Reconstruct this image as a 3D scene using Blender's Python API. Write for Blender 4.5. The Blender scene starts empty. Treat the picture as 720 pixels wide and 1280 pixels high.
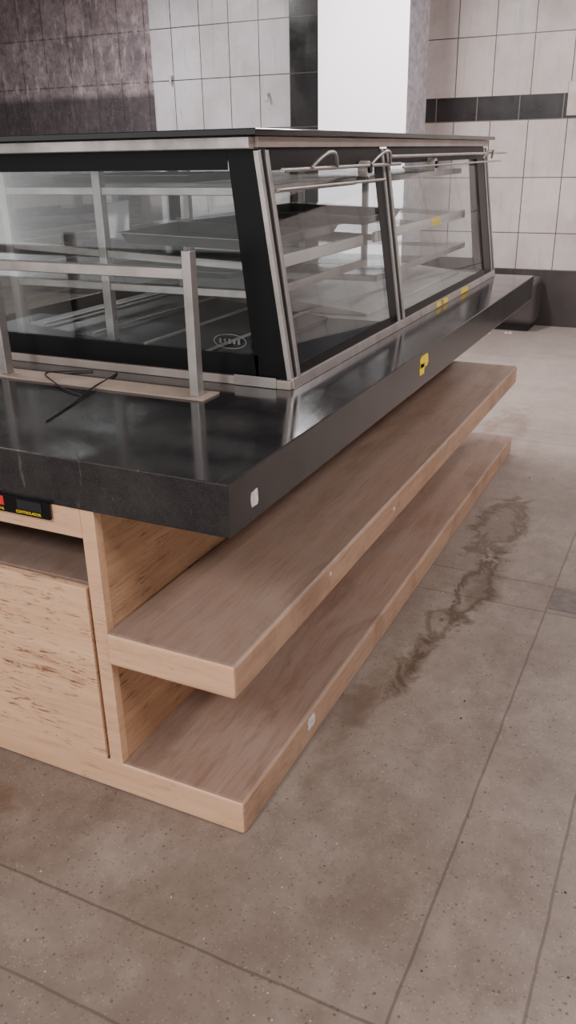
import bpy, bmesh, math, random
from mathutils import Vector, Matrix
random.seed(4)
S=bpy.context.scene
COL=S.collection
# ---------------------------------------------------------------- materials
def lin(c):
    return tuple(((v/255)/12.92 if v/255<=.04045 else (((v/255)+.055)/1.055)**2.4) for v in c)+(1,)
class NT:
    def __init__(s,name):
        s.m=bpy.data.materials.new(name); s.m.use_nodes=True; s.t=s.m.node_tree; s.n=s.t.nodes; s.l=s.t.links
        s.b=s.n["Principled BSDF"]; s.tc=s.n.new("ShaderNodeTexCoord"); s.co=s.tc.outputs["Object"]
        s.sx=None
    def _in(s,sock,v):
        if v is None: return
        if isinstance(v,(int,float,tuple)): sock.default_value=v
        else: s.l.new(v,sock)
    def math(s,op,a,b=None,c=None,clamp=False):
        n=s.n.new("ShaderNodeMath"); n.operation=op; n.use_clamp=clamp
        s._in(n.inputs[0],a); s._in(n.inputs[1],b)
        if c is not None: s._in(n.inputs[2],c)
        return n.outputs[0]
    def xyz(s):
        if not s.sx:
            n=s.n.new("ShaderNodeSeparateXYZ"); s.l.new(s.co,n.inputs[0]); s.sx=n.outputs
        return s.sx
    def comb(s,x,y,z):
        n=s.n.new("ShaderNodeCombineXYZ"); s._in(n.inputs[0],x); s._in(n.inputs[1],y); s._in(n.inputs[2],z); return n.outputs[0]
    def mapv(s,scale,rot=(0,0,0)):
        n=s.n.new("ShaderNodeMapping"); s.l.new(s.co,n.inputs[0]); n.inputs["Scale"].default_value=scale; n.inputs["Rotation"].default_value=rot; return n.outputs[0]
    def noise(s,scale,detail=3,rough=.55,vec=None,dist=0):
        n=s.n.new("ShaderNodeTexNoise"); s.l.new(vec or s.co,n.inputs["Vector"]); n.inputs["Scale"].default_value=scale
        n.inputs["Detail"].default_value=detail; n.inputs["Roughness"].default_value=rough; n.inputs["Distortion"].default_value=dist; return n.outputs["Fac"]
    def vor(s,scale,vec=None):
        n=s.n.new("ShaderNodeTexVoronoi"); s.l.new(vec or s.co,n.inputs["Vector"]); n.inputs["Scale"].default_value=scale; return n.outputs
    def white(s,vec):
        n=s.n.new("ShaderNodeTexWhiteNoise"); s.l.new(vec,n.inputs["Vector"]); return n.outputs["Value"]
    def mr(s,v,a,b,c=0,d=1):
        n=s.n.new("ShaderNodeMapRange"); s.l.new(v,n.inputs[0])
        for i,k in enumerate((a,b,c,d)): n.inputs[i+1].default_value=k
        return n.outputs[0]
    def mix(s,f,a,b,mode='MIX'):
        n=s.n.new("ShaderNodeMix"); n.data_type='RGBA'; n.blend_type=mode
        s._in(n.inputs[0],f); s._in(n.inputs[6],a); s._in(n.inputs[7],b); return n.outputs[2]
    def bump(s,h,strength=.2,dist=.01):
        n=s.n.new("ShaderNodeBump"); s.l.new(h,n.inputs["Height"]); n.inputs["Strength"].default_value=strength; n.inputs["Distance"].default_value=dist
        s.l.new(n.outputs[0],s.b.inputs["Normal"])
    def set(s,color=None,rough=None,metal=None,spec=None):
        s._in(s.b.inputs["Base Color"],color); s._in(s.b.inputs["Roughness"],rough); s._in(s.b.inputs["Metallic"],metal); s._in(s.b.inputs["Specular IOR Level"],spec); return s.m
def joints(k,axis_out,origin,w,g):
    u=k.math('DIVIDE',k.math('SUBTRACT',axis_out,origin),w)
    fr=k.math('FRACT',u); d=k.math('ABSOLUTE',k.math('SUBTRACT',fr,.5))
    return k.math('GREATER_THAN',d,.5-g/w/2), k.math('FLOOR',u)

def plain(name,c,rough=.5,metal=0,var=.12,scale=6,spec=None):
    k=NT(name); n=k.noise(scale,4)
    col=k.mix(k.mr(n,.3,.7),tuple(v*(1-var) for v in lin(c)[:3])+(1,),tuple(min(1,v*(1+var)) for v in lin(c)[:3])+(1,))
    return k.set(col,rough,metal,spec)

def tile_mat(name,c,oy,w,oz,h,grout,gw=.006,rough=.25,dirt=.35,dirtc=(120,108,100),var=.1):
    k=NT(name); x,y,z=k.xyz()
    a,ia=joints(k,y,oy,w,gw); b,ib=joints(k,z,oz,h,gw)
    g=k.math('MAXIMUM',a,b)
    r=k.white(k.comb(ia,ib,3.0))
    base=k.mix(r,tuple(v*(1-var) for v in lin(c)[:3])+(1,),lin(c))
    n=k.noise(2.3,6,.65); st=k.noise(1,5,.7,vec=k.mapv((6,14,1.5)))
    base=k.mix(k.math('MULTIPLY',k.mr(n,.42,.75),dirt),base,lin(dirtc))
    base=k.mix(k.math('MULTIPLY',k.mr(st,.56,.75),dirt*.9),base,lin(dirtc))
    col=k.mix(g,base,lin(grout))
    k.bump(k.math('SUBTRACT',1,g),.3,.003)
    return k.set(col,k.mr(n,.3,.7,rough,rough+.25),0)
M={}
M['tile_l']=tile_mat("white_tile_left",(194,191,195),3.80,.323,.80,.46,(64,58,55),.009,dirt=.5)
M['tile_r']=tile_mat("white_tile_right",(200,189,185),2.20,.325,.80,.46,(82,68,58),.008,dirt=.45)
M['tile_r2']=tile_mat("white_tile_right_upper",(200,189,185),2.20,.325,1.91,.46,(82,68,58),.008,dirt=.45)
M['tile_b']=tile_mat("black_tile_band",(30,28,30),2.0,.365,1.72,.30,(120,110,104),.007,.15,.1)
M['tile_bs']=tile_mat("black_tile_strip",(26,24,26),3.51,.29,.80,.46,(84,78,74),.007,.15,.1)
M['tile_base']=tile_mat("dark_base_tile",(54,48,47),2.2,.65,0,.5,(34,30,30),.008,.4,.3,(92,84,80))
# stripped wall
k=NT("stripped_concrete"); x,y,z=k.xyz()
a,ia=joints(k,y,3.80,.323,.014); b,ib=joints(k,z,.80,.46,.014); g=k.math('MAXIMUM',a,b)
n=k.noise(3,8,.75); n2=k.noise(13,8,.75); r=k.white(k.comb(ia,ib,1.0))
c=k.mix(k.mr(n,.36,.64),lin((100,89,93)),lin((156,143,146)))
c=k.mix(k.math('MULTIPLY',r,.3),c,lin((92,80,84)))
c=k.mix(k.math('MULTIPLY',k.mr(n2,.48,.58),.45),c,lin((74,64,67)))
c=k.mix(k.math('MULTIPLY',k.math('MULTIPLY',g,k.mr(n2,.35,.5)),.7),c,lin((62,52,52)))
dr=k.noise(1.5,6,.7,vec=k.mapv((3,9,3))); c=k.mix(k.math('MULTIPLY',k.mr(dr,.54,.62),.5),c,lin((184,172,170)))
low=k.mr(z,2.12,2.04); c=k.mix(k.math('MULTIPLY',low,.78),c,lin((44,40,42)))
dots=k.math('LESS_THAN',k.vor(30)[0],.12); c=k.mix(k.math('MULTIPLY',dots,.3),c,lin((190,182,180)))
k.bump(n2,.5,.01); M['strip']=k.set(c,.85,0)
M['paint']=plain("white_paint",(252,247,254),.55,0,.01,2)
M['wallr']=plain("unseen_wall_paint",(160,152,148),.7,0,.06,1.5)
k=NT("grey_mosaic"); n=k.noise(14,4,.7); n2=k.noise(2.5,3)
c=k.mix(k.mr(n,.35,.65),lin((150,144,150)),lin((196,191,197))); c=k.mix(k.math('MULTIPLY',k.mr(n2,.45,.6),.3),c,lin((130,124,128))); M['mosaic']=k.set(c,.6,0)
M['ceil']=plain("ceiling_plaster",(205,200,198),.8,0,.05,1)
# floor
k=NT("terrazzo_floor"); x,y,z=k.xyz()
wn=k.math('MULTIPLY',k.math('SUBTRACT',k.noise(9,2),.5),.008)
xw=k.math('ADD',x,wn); yw=k.math('ADD',y,wn)
jm=None
for ax,P,per in ((yw,.31,2.3),(yw,.08,2.3),(xw,.80,1.87),(xw,1.0,1.87)):
    m_,_=joints(k,ax,P,per,.0065); jm=m_ if jm is None else k.math('MAXIMUM',jm,m_)
_,cx=joints(k,x,1.0,1.87,.005); _,cy=joints(k,y,.31,2.3,.005)
n=k.noise(1.6,8,.72); nf=k.noise(14,6,.75); nm=k.noise(4.5,7,.75)
c=k.mix(k.mr(n,.36,.64),lin((113,99,89)),lin((144,130,119)))
c=k.mix(k.math('MULTIPLY',k.mr(nm,.48,.64),.55),c,lin((97,83,74)))
c=k.mix(k.math('MULTIPLY',k.mr(nf,.38,.66),.4),c,lin((102,89,80)))
c=k.mix(k.math('MULTIPLY',k.white(k.comb(cx,cy,0.0)),.15),c,lin((98,87,79)))
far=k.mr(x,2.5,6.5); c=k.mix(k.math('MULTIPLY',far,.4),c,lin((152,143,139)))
v=k.vor(62); rr=k.white(v[2])
sp=k.math('MULTIPLY',k.math('LESS_THAN',v[0],.20),k.math('GREATER_THAN',rr,.80)); c=k.mix(k.math('MULTIPLY',sp,.65),c,lin((66,54,46)))
v2=k.vor(115); sp2=k.math('MULTIPLY',k.math('LESS_THAN',v2[0],.3),k.math('GREATER_THAN',k.white(v2[2]),.75)); c=k.mix(k.math('MULTIPLY',sp2,.5),c,lin((84,71,62)))
v4=k.vor(150); sp4=k.math('MULTIPLY',k.math('LESS_THAN',v4[0],.3),k.math('GREATER_THAN',k.white(v4[2]),.8)); c=k.mix(k.math('MULTIPLY',sp4,.3),c,lin((172,160,148)))
v3=k.vor(33); sp3=k.math('MULTIPLY',k.math('LESS_THAN',v3[0],.06),k.math('GREATER_THAN',k.white(v3[2]),.8)); c=k.mix(k.math('MULTIPLY',sp3,.7),c,lin((206,196,186)))
# dried liquid stains at their places on the floor
sn=k.noise(8,7,.75,dist=1.0)
def stain(cx_,cy_,rx,ry,col,amt,ring=False,soft=.45):
    global c
    dx=k.math('DIVIDE',k.math('SUBTRACT',x,cx_),rx); dy=k.math('DIVIDE',k.math('SUBTRACT',y,cy_),ry)
    d=k.math('SQRT',k.math('ADD',k.math('MULTIPLY',dx,dx),k.math('MULTIPLY',dy,dy)))
    d=k.math('ADD',d,k.math('MULTIPLY',k.math('SUBTRACT',sn,.5),2.8))
    if ring: m=k.mr(k.math('ABSOLUTE',k.math('SUBTRACT',d,.75)),.34,.04)
    else: m=k.mr(d,1.0,1.0-soft)
    c=k.mix(k.math('MULTIPLY',m,amt),c,lin(col))
stain(3.35,.62,.34,.11,(66,48,33),.65,True)
stain(3.40,.60,.36,.12,(84,65,48),.45,soft=.8)
stain(2.72,.58,.30,.06,(56,40,28),.75,True)
stain(2.78,.54,.30,.08,(72,54,38),.6,soft=.8)
stain(2.45,.62,.12,.06,(74,56,36),.6,True)
stain(2.17,.63,.22,.05,(70,52,35),.9,soft=.7)
stain(1.92,.70,.42,.06,(82,64,48),.65,soft=.9)
stain(1.16,1.47,.09,.14,(90,62,42),.6)
stain(4.6,.9,.5,.12,(98,80,68),.5,True)
stain(1.0,.75,.35,.3,(96,80,68),.4,soft=.9)
stain(1.3,.45,.22,.12,(94,78,66),.4,soft=.9)
stain(3.9,.2,.6,.14,(100,84,72),.4,soft=.9)
c=k.mix(k.math('MULTIPLY',jm,.55),c,lin((66,55,48)))
k.bump(k.math('SUBTRACT',nf,k.math('MULTIPLY',jm,.6)),.15,.004)
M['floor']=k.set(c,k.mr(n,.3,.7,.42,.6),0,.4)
M['patch']=plain("dark_floor_tile",(94,84,78),.5,0,.25,30)
# wood
def wood(name,c1,c2,grain,scale=(1,1,1),crack=.5,dust=None,rough=.5):
    k=NT(name); sc={'x':(1.2,16,16),'y':(16,1.2,16)}[grain]
    v=k.mapv(sc); n=k.noise(2.2,6,.65,vec=v,dist=.8); nb=k.noise(1.6,4)
    c=k.mix(k.mr(n,.34,.66),lin(c1),lin(c2))
    sc2={'x':(8,80,80),'y':(80,8,80)}[grain]
    cr=k.noise(1.3,6,.7,vec=k.mapv(sc2),dist=1.4); crb=k.noise(7,5,.65)
    m=k.math('MULTIPLY',k.mr(cr,.54,.60),k.mr(crb,.45,.55))
    c=k.mix(k.math('MULTIPLY',m,crack),c,lin((118,82,60)))
    if dust:
        d=k.noise(3.2,6,.7,dist=.5); c=k.mix(k.mr(d,.35,.68,.15,.85),c,lin(dust))
        d2=k.noise(2.6,5,.7,vec=k.mapv((1,2.5,1)),dist=.8); c=k.mix(k.math('MULTIPLY',k.mr(d2,.5,.64),.45),c,lin((106,76,62)))
        gr=k.noise(2.0,6,.7,vec=k.mapv((3,50,50)),dist=.6); c=k.mix(k.math('MULTIPLY',k.mr(gr,.52,.62),.28),c,lin((98,74,60)))
    k.bump(n,.08,.003)
    return k.set(c,rough,0,.35)
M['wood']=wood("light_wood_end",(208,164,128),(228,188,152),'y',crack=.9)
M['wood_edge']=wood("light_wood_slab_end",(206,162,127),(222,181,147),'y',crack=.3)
M['wood_x']=wood("shaded_wood_long",(162,127,102),(182,147,120),'x',crack=.35,dust=(168,137,115))  # long faces darker than the ends: side shade partly mixed into the colour
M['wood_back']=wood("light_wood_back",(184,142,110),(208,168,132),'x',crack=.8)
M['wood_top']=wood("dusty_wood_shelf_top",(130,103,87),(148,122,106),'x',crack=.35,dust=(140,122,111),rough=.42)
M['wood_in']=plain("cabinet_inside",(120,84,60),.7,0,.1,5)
# granite
def granite(name,c,rough,dustamt):
    k=NT(name); n=k.noise(4,7,.7); v=k.vor(190); v2=k.vor(420)
    cc=k.mix(k.math('MULTIPLY',k.math('LESS_THAN',v[0],.18),.22),lin(c),lin((96,96,98)))
    cc=k.mix(k.math('MULTIPLY',k.math('GREATER_THAN',k.white(v2[2]),.8),.10),cc,lin((80,78,80)))
    cc=k.mix(k.mr(n,.42,.75,0,dustamt),cc,lin((96,91,88)))
    sc=k.noise(1,5,.7,vec=k.mapv((9,40,9),(0,0,.5))); cc=k.mix(k.math('MULTIPLY',k.mr(sc,.62,.7),.15),cc,lin((150,146,142)))
    return k.set(cc,k.mr(n,.3,.75,rough,rough+.2),0,.5)
M['gran']=granite("black_granite",(31,30,32),.05,.26)
M['blackglass']=plain("black_enamel_glass",(16,16,19),.08)
M['black']=plain("black_print",(14,14,17),.35,0,.1,6,.2)
def metal(name,c,r,ax='x'):
    k=NT(name); n=k.noise(5,6,.7); sc=k.noise(3,4,.6,vec=k.mapv({'x':(2,60,60),'y':(60,2,60),'z':(60,60,2)}[ax]))
    col=k.mix(k.mr(n,.35,.7),lin(c),tuple(v*.62 for v in lin(c)[:3])+(1,))
    k.bump(sc,.05,.002); return k.set(col,k.mr(n,.3,.7,r,r+.2),.85)
M['steel']=metal("stainless_steel",(205,198,194),.25)
M['steel_y']=metal("stainless_steel_cross",(205,198,194),.28,'y')
M['steel_z']=metal("stainless_tube",(200,194,190),.3,'z')
M['alu']=plain("dull_aluminium",(178,166,158),.38,.5,.15,9)
M['edge']=plain("bright_aluminium_edge",(214,208,204),.35,.4,.1,9)
M['plate']=plain("beige_base_plate",(170,152,138),.5,.2,.15,9)
M['deckd']=plain("dark_deck_sheet",(40,40,44),.45,.1,.2,5,.3)
M['deckl']=plain("pale_deck_sheet",(186,180,176),.4,.1,.15,5)
M['tray']=metal("aluminium_tray",(150,146,144),.3)
M['yellow']=plain("yellow_sticker",(240,206,24),.5)
M['whitest']=plain("white_sticker",(206,202,200),.55,0,.25,120)
M['paper']=plain("white_card",(222,220,222),.6)
M['greymark']=plain("grey_print",(104,102,102),.5)
M['red']=plain("red_label",(210,44,40),.5)
M['rubber']=plain("black_rubber",(20,20,20),.5)
M['crumb']=plain("debris_chip",(168,156,144),.8,0,.3,40)
M['crumbd']=plain("dark_debris_chip",(70,55,46),.8)
# thin glass
def glassmat(name,fres,dust,tint):
    k=NT(name); k.n.remove(k.b)
    tr=k.n.new("ShaderNodeBsdfTransparent"); tr.inputs[0].default_value=tint
    gl=k.n.new("ShaderNodeBsdfGlossy"); gl.inputs["Roughness"].default_value=.02; gl.inputs[0].default_value=(1,1,1,1)
    df=k.n.new("ShaderNodeBsdfDiffuse"); df.inputs[0].default_value=(.6,.6,.6,1)
    lw=k.n.new("ShaderNodeFresnel"); lw.inputs[0].default_value=1.45
    m1=k.n.new("ShaderNodeMixShader"); k.l.new(k.math('MULTIPLY',lw.outputs[0],fres,clamp=True),m1.inputs[0]); k.l.new(tr.outputs[0],m1.inputs[1]); k.l.new(gl.outputs[0],m1.inputs[2])
    m2=k.n.new("ShaderNodeMixShader"); k.l.new(k.mr(k.noise(3,5,.65),.45,.8,.0,dust),m2.inputs[0]); k.l.new(m1.outputs[0],m2.inputs[1]); k.l.new(df.outputs[0],m2.inputs[2])
    k.l.new(m2.outputs[0],k.n["Material Output"].inputs[0]); return k.m
M['glass']=glassmat("thin_pane_glass",.6,.025,(.93,.95,.95,1))
M['glassf']=glassmat("front_pane_glass",.22,.006,(.96,.975,.975,1))
M['glasss']=glassmat("shelf_glass",.3,.01,(.93,.955,.95,1))
# ---------------------------------------------------------------- geometry helpers
def empty(name):
    o=bpy.data.objects.new(name,None); o.empty_display_size=.1; COL.objects.link(o); return o
def link(name,me,mat,parent=None,bevel=0,seg=2):
    o=bpy.data.objects.new(name,me); COL.objects.link(o)
    for m in (mat if isinstance(mat,(list,tuple)) else [mat]): me.materials.append(m)
    if parent: o.parent=parent
    if bevel:
        b=o.modifiers.new("bevel",'BEVEL'); b.width=bevel; b.segments=seg; b.limit_method='ANGLE'
    return o
def hexa(name,b4,t4,mat,parent=None,bevel=0,seg=2):
    me=bpy.data.meshes.new(name)
    me.from_pydata([tuple(v) for v in list(b4)+list(t4)],[],[(3,2,1,0),(4,5,6,7),(0,1,5,4),(1,2,6,5),(2,3,7,6),(3,0,4,7)])
    bm=bmesh.new(); bm.from_mesh(me); bmesh.ops.recalc_face_normals(bm,faces=bm.faces); bm.to_mesh(me); bm.free()
    return link(name,me,mat,parent,bevel,seg)
def box(name,x0,x1,y0,y1,z0,z1,mat,parent=None,bevel=0,seg=2):
    return hexa(name,[(x0,y0,z0),(x1,y0,z0),(x1,y1,z0),(x0,y1,z0)],[(x0,y0,z1),(x1,y0,z1),(x1,y1,z1),(x0,y1,z1)],mat,parent,bevel,seg)
def beam(name,p,q,w,h,mat,parent=None,bevel=.002,up=(0,0,1)):
    p=Vector(p);q=Vector(q);d=(q-p).normalized(); u=Vector(up)
    if abs(d.dot(u))>.95: u=Vector((1,0,0))
    s=d.cross(u).normalized()*w/2; t=s.cross(d).normalized()*h/2
    return hexa(name,[p-s-t,p+s-t,p+s+t,p-s+t],[q-s-t,q+s-t,q+s+t,q-s+t],mat,parent,bevel)
def tube(name,pts,r,mat,parent=None,smooth=True):
    c=bpy.data.curves.new(name,'CURVE'); c.dimensions='3D'; c.bevel_depth=r; c.bevel_resolution=3; c.use_fill_caps=True
    s=c.splines.new('NURBS' if smooth and len(pts)>2 else 'POLY'); s.points.add(len(pts)-1)
    for i,pnt in enumerate(pts): s.points[i].co=(*pnt,1)
    if s.type=='NURBS': s.order_u=3; s.use_endpoint_u=True
    s.resolution_u=8
    o=bpy.data.objects.new(name,c); COL.objects.link(o); c.materials.append(mat)
    if parent: o.parent=parent
    return o
def disc(name,c,axis,r,d,mat,parent,seg=28):
    me=bpy.data.meshes.new(name); bm=bmesh.new()
    bmesh.ops.create_cone(bm,cap_ends=True,segments=seg,radius1=r,radius2=r,depth=d)
    rot=Vector((0,0,1)).rotation_difference(Vector(axis)).to_matrix().to_4x4()
    bmesh.ops.transform(bm,matrix=Matrix.Translation(c)@rot,verts=bm.verts); bm.to_mesh(me); bm.free()
    return link(name,me,mat,parent)
def slab_faces(o,top=1,long=2):
    for f in o.data.polygons:
        if f.normal.z>.7: f.material_index=top
        elif abs(f.normal.y)>.7: f.material_index=long
def prism(name,pts,n,mat,parent):
    """flat outline pts (3D list) extruded by vector n"""
    n=Vector(n); N=len(pts); me=bpy.data.meshes.new(name)
    vs=[Vector(p) for p in pts]+[Vector(p)+n for p in pts]
    fs=[tuple(range(N)),tuple(range(2*N-1,N-1,-1))]+[(i,(i+1)%N,(i+1)%N+N,i+N) for i in range(N)]
    me.from_pydata([tuple(v) for v in vs],[],fs)
    bm=bmesh.new(); bm.from_mesh(me); bmesh.ops.recalc_face_normals(bm,faces=bm.faces); bm.to_mesh(me); bm.free()
    return link(name,me,mat,parent)
# ---------------------------------------------------------------- room
CH=3.3; YL=9.5; YR=-4.0; XB=-5.0
box("floor",XB,8.15,YR-.15,YL,-.08,0,M['floor'])
box("ceiling",XB,8.15,YR-.15,YL,CH,CH+.1,M['ceil'])
wb=box("wall_back",8.0,8.15,YR,YL,0,CH,M['strip'])
def clad(n,y0,y1,z0,z1,m,x=7.985): return box(n,x,8.0,y0,y1,z0,z1,M[m],wb)
clad("tiles_left",3.80,5.34,.49,CH,'tile_l')
clad("tiles_black_strip",3.51,3.80,.49,CH,'tile_bs')
clad("tiles_right_lower",YR,3.51,.49,1.72,'tile_r')
clad("tiles_black_band",YR,3.51,1.72,1.91,'tile_b')
clad("tiles_right_upper",YR,3.51,1.91,CH,'tile_r2')
box("baseboard_back",7.93,8.0,YR,5.34,0,.49,M['tile_base'],wb)
box("wall_left",XB,8.0,YL,YL+.15,0,CH,M['strip'])
box("unseen_wall_right",XB,8.0,YR-.15,YR,0,CH,M['wallr'])  # unseen side wall, added to darken the long faces and cut glass haze
# pipe stubs & plate on wall
for i,(y,z) in enumerate(((5.11,2.22),(4.03,2.02))):
    tube("pipe_stub_%d"%i,[(7.99,y,z),(7.95,y,z),(7.94,y,z-.06)],.012,M['alu'],wb)
box("wall_socket_plate",7.975,7.985,1.16,1.24,1.74,2.0,M['alu'],wb,.003)
# column
col=box("column",6.5,6.98,2.15,2.86,0,CH,[M['paint'],M['mosaic']],None,.004)
for f in col.data.polygons:
    if abs(f.normal.y)>.7: f.material_index=1
# low dark unit near wall
lu=empty("low_dark_cabinet")
box("body",7.55,7.9,1.27,2.55,.06,.45,M['tile_base'],lu,.05,5)
box("kick",7.62,7.9,1.32,2.5,0,.07,M['rubber'],lu)
tube("front_bar",[(7.54,1.32,.34),(7.54,2.5,.34)],.018,M['alu'],lu)
box("front_panel",7.54,7.56,1.6,2.5,.12,.28,M['deckd'],lu,.01)
# ceiling lights out of view, added because the room needs light
def added_light(x,y,e):
    L=empty("added_ceiling_light"); box("added_housing",x-.65,x+.65,y-.12,y+.12,CH-.07,CH,M['paint'],L,.01)
    ld=bpy.data.lights.new("added_area",'AREA'); ld.shape='RECTANGLE'; ld.size=1.25; ld.size_y=.35; ld.energy=e; ld.color=(1,.96,.96)
    lo=bpy.data.objects.new("added_area",ld); COL.objects.link(lo); lo.location=(x,y,CH-.08); lo.parent=L
for x,y,e in ((.3,-1.8,92),(3.6,-1.6,80),(5.0,2.1,185),(2.6,4.2,75),(6.2,5.0,100),(-1.8,1.0,165),(6.3,-.6,80)): added_light(x,y,e)  # placed for effect: one brightens the column front, one the near faces
# ---------------------------------------------------------------- counter
X0=1.307; X1=4.466; Y0=.770; YB=2.45; XE=4.28
ct=empty("bakery_counter")
box("granite_top",X0,X1,Y0,YB,.783,.900,M['gran'],ct,.003)
def slab(n,x0,x1,y0,y1,z0,z1):
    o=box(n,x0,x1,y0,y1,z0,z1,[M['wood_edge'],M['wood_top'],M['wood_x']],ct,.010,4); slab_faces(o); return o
slab("shelf_upper",1.302,4.26,.772,1.115,.393,.481)
slab("shelf_lower",1.312,4.29,.772,YB-.05,0,.097)
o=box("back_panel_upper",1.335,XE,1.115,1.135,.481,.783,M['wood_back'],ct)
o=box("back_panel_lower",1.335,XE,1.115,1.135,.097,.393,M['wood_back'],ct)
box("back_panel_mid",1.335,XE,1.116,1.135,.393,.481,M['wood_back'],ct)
box("end_stile",1.309,1.335,1.112,1.150,.097,.783,M['wood_edge'],ct,.002)
box("end_rail",1.309,1.33,1.1505,YB-.05,.712,.783,M['wood_edge'],ct,.002)
box("end_door",1.305,1.325,1.158,1.98,.102,.585,M['wood'],ct,.002)
box("slot_shelf",1.33,1.75,1.15,2.2,.575,.590,M['wood_top'],ct)
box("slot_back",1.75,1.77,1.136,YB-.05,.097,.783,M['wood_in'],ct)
box("slot_side",1.335,1.75,1.136,1.15,.59,.783,M['wood_back'],ct)
box("carcass_far_end",4.22,XE,1.136,YB-.05,.097,.783,M['wood_edge'],ct)
box("carcass_rear",1.33,XE,YB-.07,YB-.05,.097,.783,M['wood_edge'],ct)
# control label
box("controller_label",1.296,1.3035,1.225,1.42,.748,.790,M['black'],ct,.001)
box("controller_red",1.2945,1.297,1.355,1.378,.765,.787,M['red'],ct)
box("controller_screen",1.2945,1.297,1.245,1.315,.763,.786,M['deckd'],ct)
def text(n,body,size,loc,rot,mat,parent,ext=.0004):
    c=bpy.data.curves.new(n,'FONT'); c.body=body; c.size=size; c.extrude=ext; c.align_x='CENTER'; c.align_y='CENTER'
    o=bpy.data.objects.new(n,c); COL.objects.link(o); o.location=loc; o.rotation_euler=rot; c.materials.append(mat); o.parent=parent; return o
RX=(math.pi/2,0,-math.pi/2)  # facing -X
text("label_text","CONTROLADOR",.0095,(1.2950,1.285,.756),RX,M['yellow'],ct)
text("label_text_b","DIGITAL",.0085,(1.2950,1.372,.756),RX,M['yellow'],ct)
# stickers
def sticker_y(n,x,z,w,h,mat,y=Y0,jag=.15,seed=0):
    r=random.Random(seed); pts=[]
    for i in range(14):
        a=2*math.pi*i/14; ca,sa=math.cos(a),math.sin(a); m=1/max(abs(ca),abs(sa)); m*=1-r.random()*jag
        pts.append((x+ca*m*w/2,y,z+sa*m*h/2))
    prism(n,pts,(0,-.0012,0),mat,ct)
sticker_y("white_sticker",1.415,.832,.034,.036,M['whitest'],jag=.12,seed=2)
sticker_y("yellow_sticker",2.60,.866,.095,.046,M['yellow'],jag=.2,seed=5)
sticker_y("yellow_sticker_tail",2.58,.842,.06,.040,M['yellow'],jag=.3,seed=8)
sticker_y("shelf_sticker",1.70,.062,.05,.042,M['whitest'],y=.772,jag=.25,seed=3)
sticker_y("chip_a",2.35,.44,.018,.012,M['whitest'],y=.772,jag=.3,seed=3)
sticker_y("chip_b",1.83,.455,.01,.012,M['whitest'],y=.772,jag=.3,seed=4)
# ---------------------------------------------------------------- display case
dc=empty("glass_display_case")
def yf(z): return .958+.146*(z-.9)
XN,XF,YK=2.0,4.40,2.10; ZB,ZT=.925,1.505
def front(n,xa,xb,za,zb,o0,o1,mat,bevel=0):
    return hexa(n,[(xa,yf(za)+o0,za),(xb,yf(za)+o0,za),(xb,yf(za)+o1,za),(xa,yf(za)+o1,za)],
                  [(xa,yf(zb)+o0,zb),(xb,yf(zb)+o0,zb),(xb,yf(zb)+o1,zb),(xa,yf(zb)+o1,zb)],mat,dc,bevel)
# base + top frames
front("base_rail_front",XN,XF,.900,.928,-.006,.022,M['steel'],.002)
front("base_rail_front_inner",XN+.03,XF-.02,.900,.915,.022,.06,M['alu'],.002)
box("base_rail_near",XN-.012,XN+.012,yf(.9)+.0,YK,.900,.924,M['alu'],dc,.002)
box("base_rail_near_bracket",XN-.016,XN-.0125,1.0,1.13,.901,.93,M['steel_y'],dc,.001)
box("base_rail_far",XF-.02,XF,yf(.9),YK,.900,.925,M['alu'],dc,.002)
box("base_rail_back",XN,XF,YK-.03,YK,.900,.93,M['alu'],dc,.002)
# top slab
box("top_slab",1.93,4.44,1.012,YK+.04,1.533,1.549,M['blackglass'],dc,.002)
box("top_channel_near",1.955,1.985,1.045,YK,1.503,1.5325,M['steel_y'],dc,.003)
box("top_channel_front",1.985,4.40,1.035,1.07,1.506,1.5325,M['alu'],dc,.002)
box("top_soffit",1.99,4.39,1.07,YK,1.512,1.5325,M['black'],dc)
box("top_rail_back",XN,XF,YK-.03,YK,1.47,1.512,M['black'],dc)
# posts near corner
front("post_near_outer",XN-.004,XN+.012,.925,1.50,-.004,.010,M['steel_z'],.001)
front("post_near_black",XN+.012,XN+.034,.925,1.50,0,.012,M['black'])
front("post_near_inner",XN+.034,XN+.052,.925,1.50,-.006,.012,M['steel_z'],.001)
front("post_mid_a",2.895,2.912,.925,1.50,-.006,.012,M['steel_z'],.001)
front("post_mid_black",2.912,2.945,.925,1.50,0,.012,M['black'])
front("post_mid_b",2.945,2.965,.925,1.50,-.006,.012,M['steel_z'],.001)
front("post_far_a",4.345,4.362,.925,1.50,-.004,.012,M['steel_z'],.001)
front("post_far_b",4.385,4.40,.925,1.50,-.006,.012,M['steel_z'],.001)
front("post_far_black",4.362,4.385,.925,1.50,0,.012,M['black'])
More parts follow.
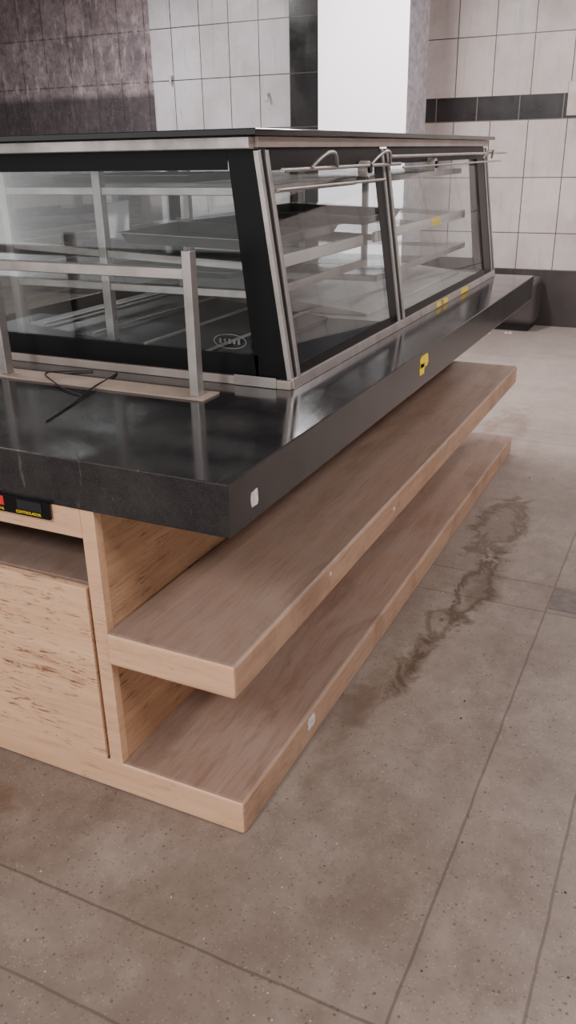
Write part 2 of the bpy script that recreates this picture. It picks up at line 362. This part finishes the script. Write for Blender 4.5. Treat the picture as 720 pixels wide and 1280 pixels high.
# panes (printed black border on the outer face)
for i,(a,b) in enumerate(((2.052,2.895),(2.965,4.345))):
    front("front_pane_%d"%i,a,b,.928,1.50,.002,.007,M['glassf'])
    front("print_top_%d"%i,a,b,1.452,1.506,.0002,.0018,M['black'])
    front("print_right_%d"%i,b-(.075 if i==0 else .14),b,.93,1.452,.0002,.0018,M['black'])
    front("print_bottom_%d"%i,a,b,.928,.955,.0002,.0018,M['black'])
def endpane(nm,x,s):
    z0,z1=ZB-.002,ZT
    P=lambda z,o:(x,yf(z)+o,z)
    prism(nm+"_pane",[P(z0,.014),(x,YK-.03,z0),(x,YK-.03,z1),P(z1,.014)],(.006*s,0,0),M['glass'],dc)
    t=.0015*s; xo=x-.0016*s
    Q=lambda z,o:(xo,yf(z)+o,z)
    prism(nm+"_print_front",[Q(z0,.012),Q(z0,.105),Q(z1,.085),Q(z1,.012)],(t,0,0),M['black'],dc)
    prism(nm+"_print_top",[(xo,1.13,1.455),(xo,YK-.03,1.455),(xo,YK-.03,z1),(xo,1.13,z1)],(t,0,0),M['black'],dc)
    prism(nm+"_print_bottom",[(xo,1.06,z0),(xo,YK-.03,z0),(xo,YK-.03,z0+.062),(xo,1.06,z0+.062)],(t,0,0),M['black'],dc)
endpane("near",XN,1); endpane("far",XF-.006,-1)
# mark on the near pane (plain stand-in)
def ring(nm,cy,cz,ry,rz,w,x):
    me=bpy.data.meshes.new(nm); N=40; vs=[];fs=[]
    for i in range(N):
        a=2*math.pi*i/N
        for k_ in (1,0): vs.append((x,cy+math.cos(a)*(ry-w*(1-k_)),cz+math.sin(a)*(rz-w*(1-k_))))
    for i in range(N): j=(i+1)%N; fs.append((2*i,2*j,2*j+1,2*i+1))
    me.from_pydata(vs,[],fs); link(nm,me,M['greymark'],dc)
ring("oval_mark",1.145,1.018,.052,.021,.003,1.9965)
for i in range(5):
    yy=1.113+i*.0145
    prism("oval_mark_bar_%d"%i,[(1.9965,yy,1.011),(1.9965,yy+.008,1.011),(1.9965,yy+.008,1.025),(1.9965,yy,1.025)],(-.0006,0,0),M['greymark'],dc)
# back sliding doors
for i,(a,b) in enumerate(((2.01,3.22),(3.18,4.39))):
    y=YK-.02-.012*i
    box("back_door_pane_%d"%i,a+.03,b-.03,y,y+.004,.93,1.47,M['glass'],dc)
    box("back_door_stile_%da"%i,a,a+.045,y-.004,y+.01,.93,1.47,M['black'],dc)
    box("back_door_stile_%db"%i,b-.045,b,y-.004,y+.01,.93,1.47,M['black'],dc)
    box("back_door_rail_%d"%i,a+.045,b-.045,y-.004,y+.01,.93,1.01,M['black'],dc)
# deck
box("deck_dark",2.02,2.93,1.0,YK-.03,.905,.918,M['deckd'],dc)
box("deck_pale",2.93,4.38,1.0,YK-.03,.905,.918,M['deckl'],dc)
hexa("deck_ramp",[(2.08,1.22,.92),(2.86,1.22,.92),(2.86,1.95,.92),(2.08,1.95,.92)],[(2.08,1.22,.935),(2.86,1.22,.935),(2.86,1.95,1.0),(2.08,1.95,1.0)],M['deckd'],dc,.002)
for j in range(4):
    yj=1.3+j*.19; beam("deck_ramp_bar_%d"%j,(2.08,yj,.945+(yj-1.22)*.089),(2.86,yj,.945+(yj-1.22)*.089),.010,.008,M['alu'],dc)
hexa("deck_ramp_pale",[(3.0,1.12,.92),(4.3,1.12,.92),(4.3,1.95,.92),(3.0,1.95,.92)],[(3.0,1.12,.93),(4.3,1.12,.93),(4.3,1.95,1.02),(3.0,1.95,1.02)],M['deckl'],dc,.002)
# uprights and shelf frames
for i,x in enumerate((2.10,3.15,4.28)):
    beam("upright_%d"%i,(x,1.62,.918),(x,1.62,1.512),.028,.028,M['steel_z'],dc)
    beam("upright_rear_%d"%i,(x,1.98,.918),(x,1.98,1.512),.028,.028,M['steel_z'],dc)
def shelf(n,z,ya,yb,xa,xb,dz=.0,h=.024,fm='steel'):
    beam(n+"_front",(xa,ya,z-dz),(xb,ya,z-dz),.012,h,M[fm],dc)
    beam(n+"_rear",(xa,yb,z),(xb,yb,z),.012,.022,M['steel'],dc)
    for j,x in enumerate((xa,(xa+xb)/2,xb)): beam(n+"_side_%d"%j,(x,ya,z-dz),(x,yb,z),.014,.022,M['steel_y'],dc)
    hexa(n+"_glass",[(xa,ya,z-dz+.012),(xb,ya,z-dz+.012),(xb,yb,z+.012),(xa,yb,z+.012)],[(xa,ya,z-dz+.018),(xb,ya,z-dz+.018),(xb,yb,z+.018),(xa,yb,z+.018)],M['glasss'],dc)
shelf("shelf_top_a",1.40,1.13,1.97,2.10,2.88)
shelf("shelf_top_b",1.40,1.13,1.97,3.0,4.27)
shelf("shelf_mid_a",1.24,1.10,1.97,2.10,2.88,.035,.036,'edge')
shelf("shelf_mid_b",1.24,1.10,1.97,3.0,4.27,.035,.036,'edge')
shelf("shelf_low_a",1.13,1.09,1.97,2.10,2.88,.0)
shelf("shelf_low_b",1.06,1.09,1.97,3.0,4.27,.0)
def tray(n,cx,cy,z,lx,ly,rz,tilt,h=.03):
    me=bpy.data.meshes.new(n); bm=bmesh.new()
    def rect(sx,sy,zz): return [bm.verts.new((a*sx/2,b*sy/2,zz)) for a,b in ((-1,-1),(1,-1),(1,1),(-1,1))]
    r0=rect(lx-.03,ly-.03,0); r1=rect(lx,ly,h); r2=rect(lx+.02,ly+.02,h); bm.faces.new(r0)
    for A,B in ((r0,r1),(r1,r2)):
        for i in range(4): bm.faces.new((A[i],A[(i+1)%4],B[(i+1)%4],B[i]))
    bmesh.ops.recalc_face_normals(bm,faces=bm.faces)
    mtx=Matrix.Translation((cx,cy,z))@Matrix.Rotation(rz,4,'Z')@Matrix.Rotation(tilt,4,'X')
    bmesh.ops.transform(bm,matrix=mtx,verts=bm.verts); bm.to_mesh(me); bm.free()
    o=link(n,me,M['tray'],dc); s=o.modifiers.new("s",'SOLIDIFY'); s.thickness=.002; return o
tray("tray_a",2.36,1.38,1.245,.40,.46,.12,.04)
tray("tray_b",2.72,1.40,1.243,.26,.44,-.1,.04)
tray("tray_c",3.30,1.42,1.25,.46,.5,.06,.04)
tray("tray_e",2.4,1.62,1.42,.42,.5,.0,.0,.02)
tray("tray_f",2.5,1.5,1.148,.5,.5,-.1,.0,.02)
hexa("price_card",[(2.2,1.60,1.26),(2.2,1.72,1.26),(2.205,1.72,1.26),(2.205,1.60,1.26)],[(2.24,1.62,1.37),(2.24,1.74,1.35),(2.245,1.74,1.35),(2.245,1.62,1.37)],M['paper'],dc)
# shelf / rail stickers
box("yellow_tag_shelf",3.70,3.84,1.0915,1.0938,1.190,1.222,M['yellow'],dc)
for i,(a,b) in enumerate(((3.36,3.42),(3.46,3.52),(3.74,3.86))):
    front("yellow_tag_rail_%d"%i,a,b,.905,.922,-.0075,-.0062,M['yellow'])
# flip-up glass rods, hinges and hoops
tube("rod_a",[(2.06,1.005,1.452),(2.99,1.005,1.452)],.006,M['steel'],dc)
tube("rod_b",[(2.86,.995,1.476),(4.62,.995,1.476)],.006,M['steel'],dc)
tube("rod_c",[(2.06,1.02,1.405),(2.88,1.02,1.405)],.005,M['steel'],dc)
tube("rod_d",[(2.98,.99,1.44),(4.5,.99,1.44)],.004,M['steel'],dc)
for i,x in enumerate((2.69,3.43)):
    y=1.012
    disc("hinge_%d"%i,(x,y+.010,1.442),(0,1,0),.024,.03,M['edge'],dc)
    disc("hinge_cap_%d"%i,(x,y-.008,1.442),(0,1,0),.013,.01,M['black'],dc)
for i,x in enumerate((2.32,2.78,4.25)):
    tube("hoop_%d"%i,[(x-.09,1.0,1.455),(x-.05,.985,1.485),(x,.975,1.495),(x+.05,.985,1.485),(x+.09,1.0,1.455)],.005,M['steel'],dc)
# ---------------------------------------------------------------- guard rail on counter
gr=empty("metal_guard_rail")
box("base_plate",1.80,1.885,1.12,2.25,.900,.906,M['plate'],gr,.001)
def post(n,y,top): box(n,1.816,1.846,y-.013,y+.013,.906,top,M['steel_z'],gr,.002)
post("post_a",1.158,1.275); post("post_b",1.815,1.275)
box("top_rail",1.818,1.844,1.171,2.2,1.205,1.232,M['steel_y'],gr,.002)
post("post_c",2.18,1.275)
# cable
cb=empty("black_cable")
tube("lead",[(1.50,1.385,.902),(1.60,1.41,.902),(1.70,1.44,.904),(1.80,1.47,.909),(1.93,1.50,.903),(1.97,1.52,.903)],.0024,M['rubber'],cb)
tube("loop",[(1.72,1.445,.904),(1.74,1.52,.903),(1.80,1.62,.909),(1.87,1.72,.909),(1.93,1.66,.903),(1.96,1.60,.903)],.002,M['rubber'],cb)
# ---------------------------------------------------------------- debris
def chips(name,mat,places):
    me=bpy.data.meshes.new(name); bm=bmesh.new()
    for (x,y,s) in places:
        vs=[bm.verts.new((x+math.cos(a)*s*random.uniform(.6,1),y+math.sin(a)*s*random.uniform(.5,1),0)) for a in (0,1.3,2.4,3.9,5.2)]
        vt=[bm.verts.new((v.co.x*.6+x*.4,v.co.y*.6+y*.4,s*.5)) for v in vs]
        bm.faces.new(vs[::-1]); bm.faces.new(vt)
        for i in range(5): bm.faces.new((vs[i],vs[(i+1)%5],vt[(i+1)%5],vt[i]))
    bm.to_mesh(me); bm.free(); return link(name,me,mat)
chips("floor_debris",M['crumb'],[(random.uniform(.9,7),random.uniform(-.6,.72),random.uniform(.002,.005)) for _ in range(60)]+[(random.uniform(7.3,7.5),random.uniform(1.4,1.8),random.uniform(.01,.03)) for _ in range(7)]+[(random.uniform(1.0,1.28),random.uniform(.6,1.6),.003) for _ in range(8)])
chips("dark_floor_debris",M['crumbd'],[(random.uniform(.9,5),random.uniform(-.4,.72),random.uniform(.002,.006)) for _ in range(40)])
box("dark_floor_tile",2.70,2.87,.085,.305,-.01,.0015,M['patch'])
# ---------------------------------------------------------------- world
w=bpy.data.worlds.new("w"); S.world=w; w.use_nodes=True
w.node_tree.nodes["Background"].inputs[0].default_value=(1,.97,.965,1); w.node_tree.nodes["Background"].inputs[1].default_value=1.5
# ---------------------------------------------------------------- camera
f,pit,roll,yaw,H=1041.03,.4069,-.0183,.4549,1.4922
F=Vector((math.cos(yaw)*math.cos(pit),math.sin(yaw)*math.cos(pit),-math.sin(pit)))
R=Vector((math.sin(yaw),-math.cos(yaw),0)); U=R.cross(F)
R2=R*math.cos(roll)+U*math.sin(roll); U2=-R*math.sin(roll)+U*math.cos(roll)
cd=bpy.data.cameras.new("camera"); cd.sensor_fit='VERTICAL'; cd.sensor_height=36; cd.lens=36*f/1280; cd.clip_start=.02
co=bpy.data.objects.new("camera",cd); COL.objects.link(co)
m=Matrix((( R2.x,U2.x,-F.x,0),(R2.y,U2.y,-F.y,0),(R2.z,U2.z,-F.z,H),(0,0,0,1)))
co.matrix_world=m; S.camera=co
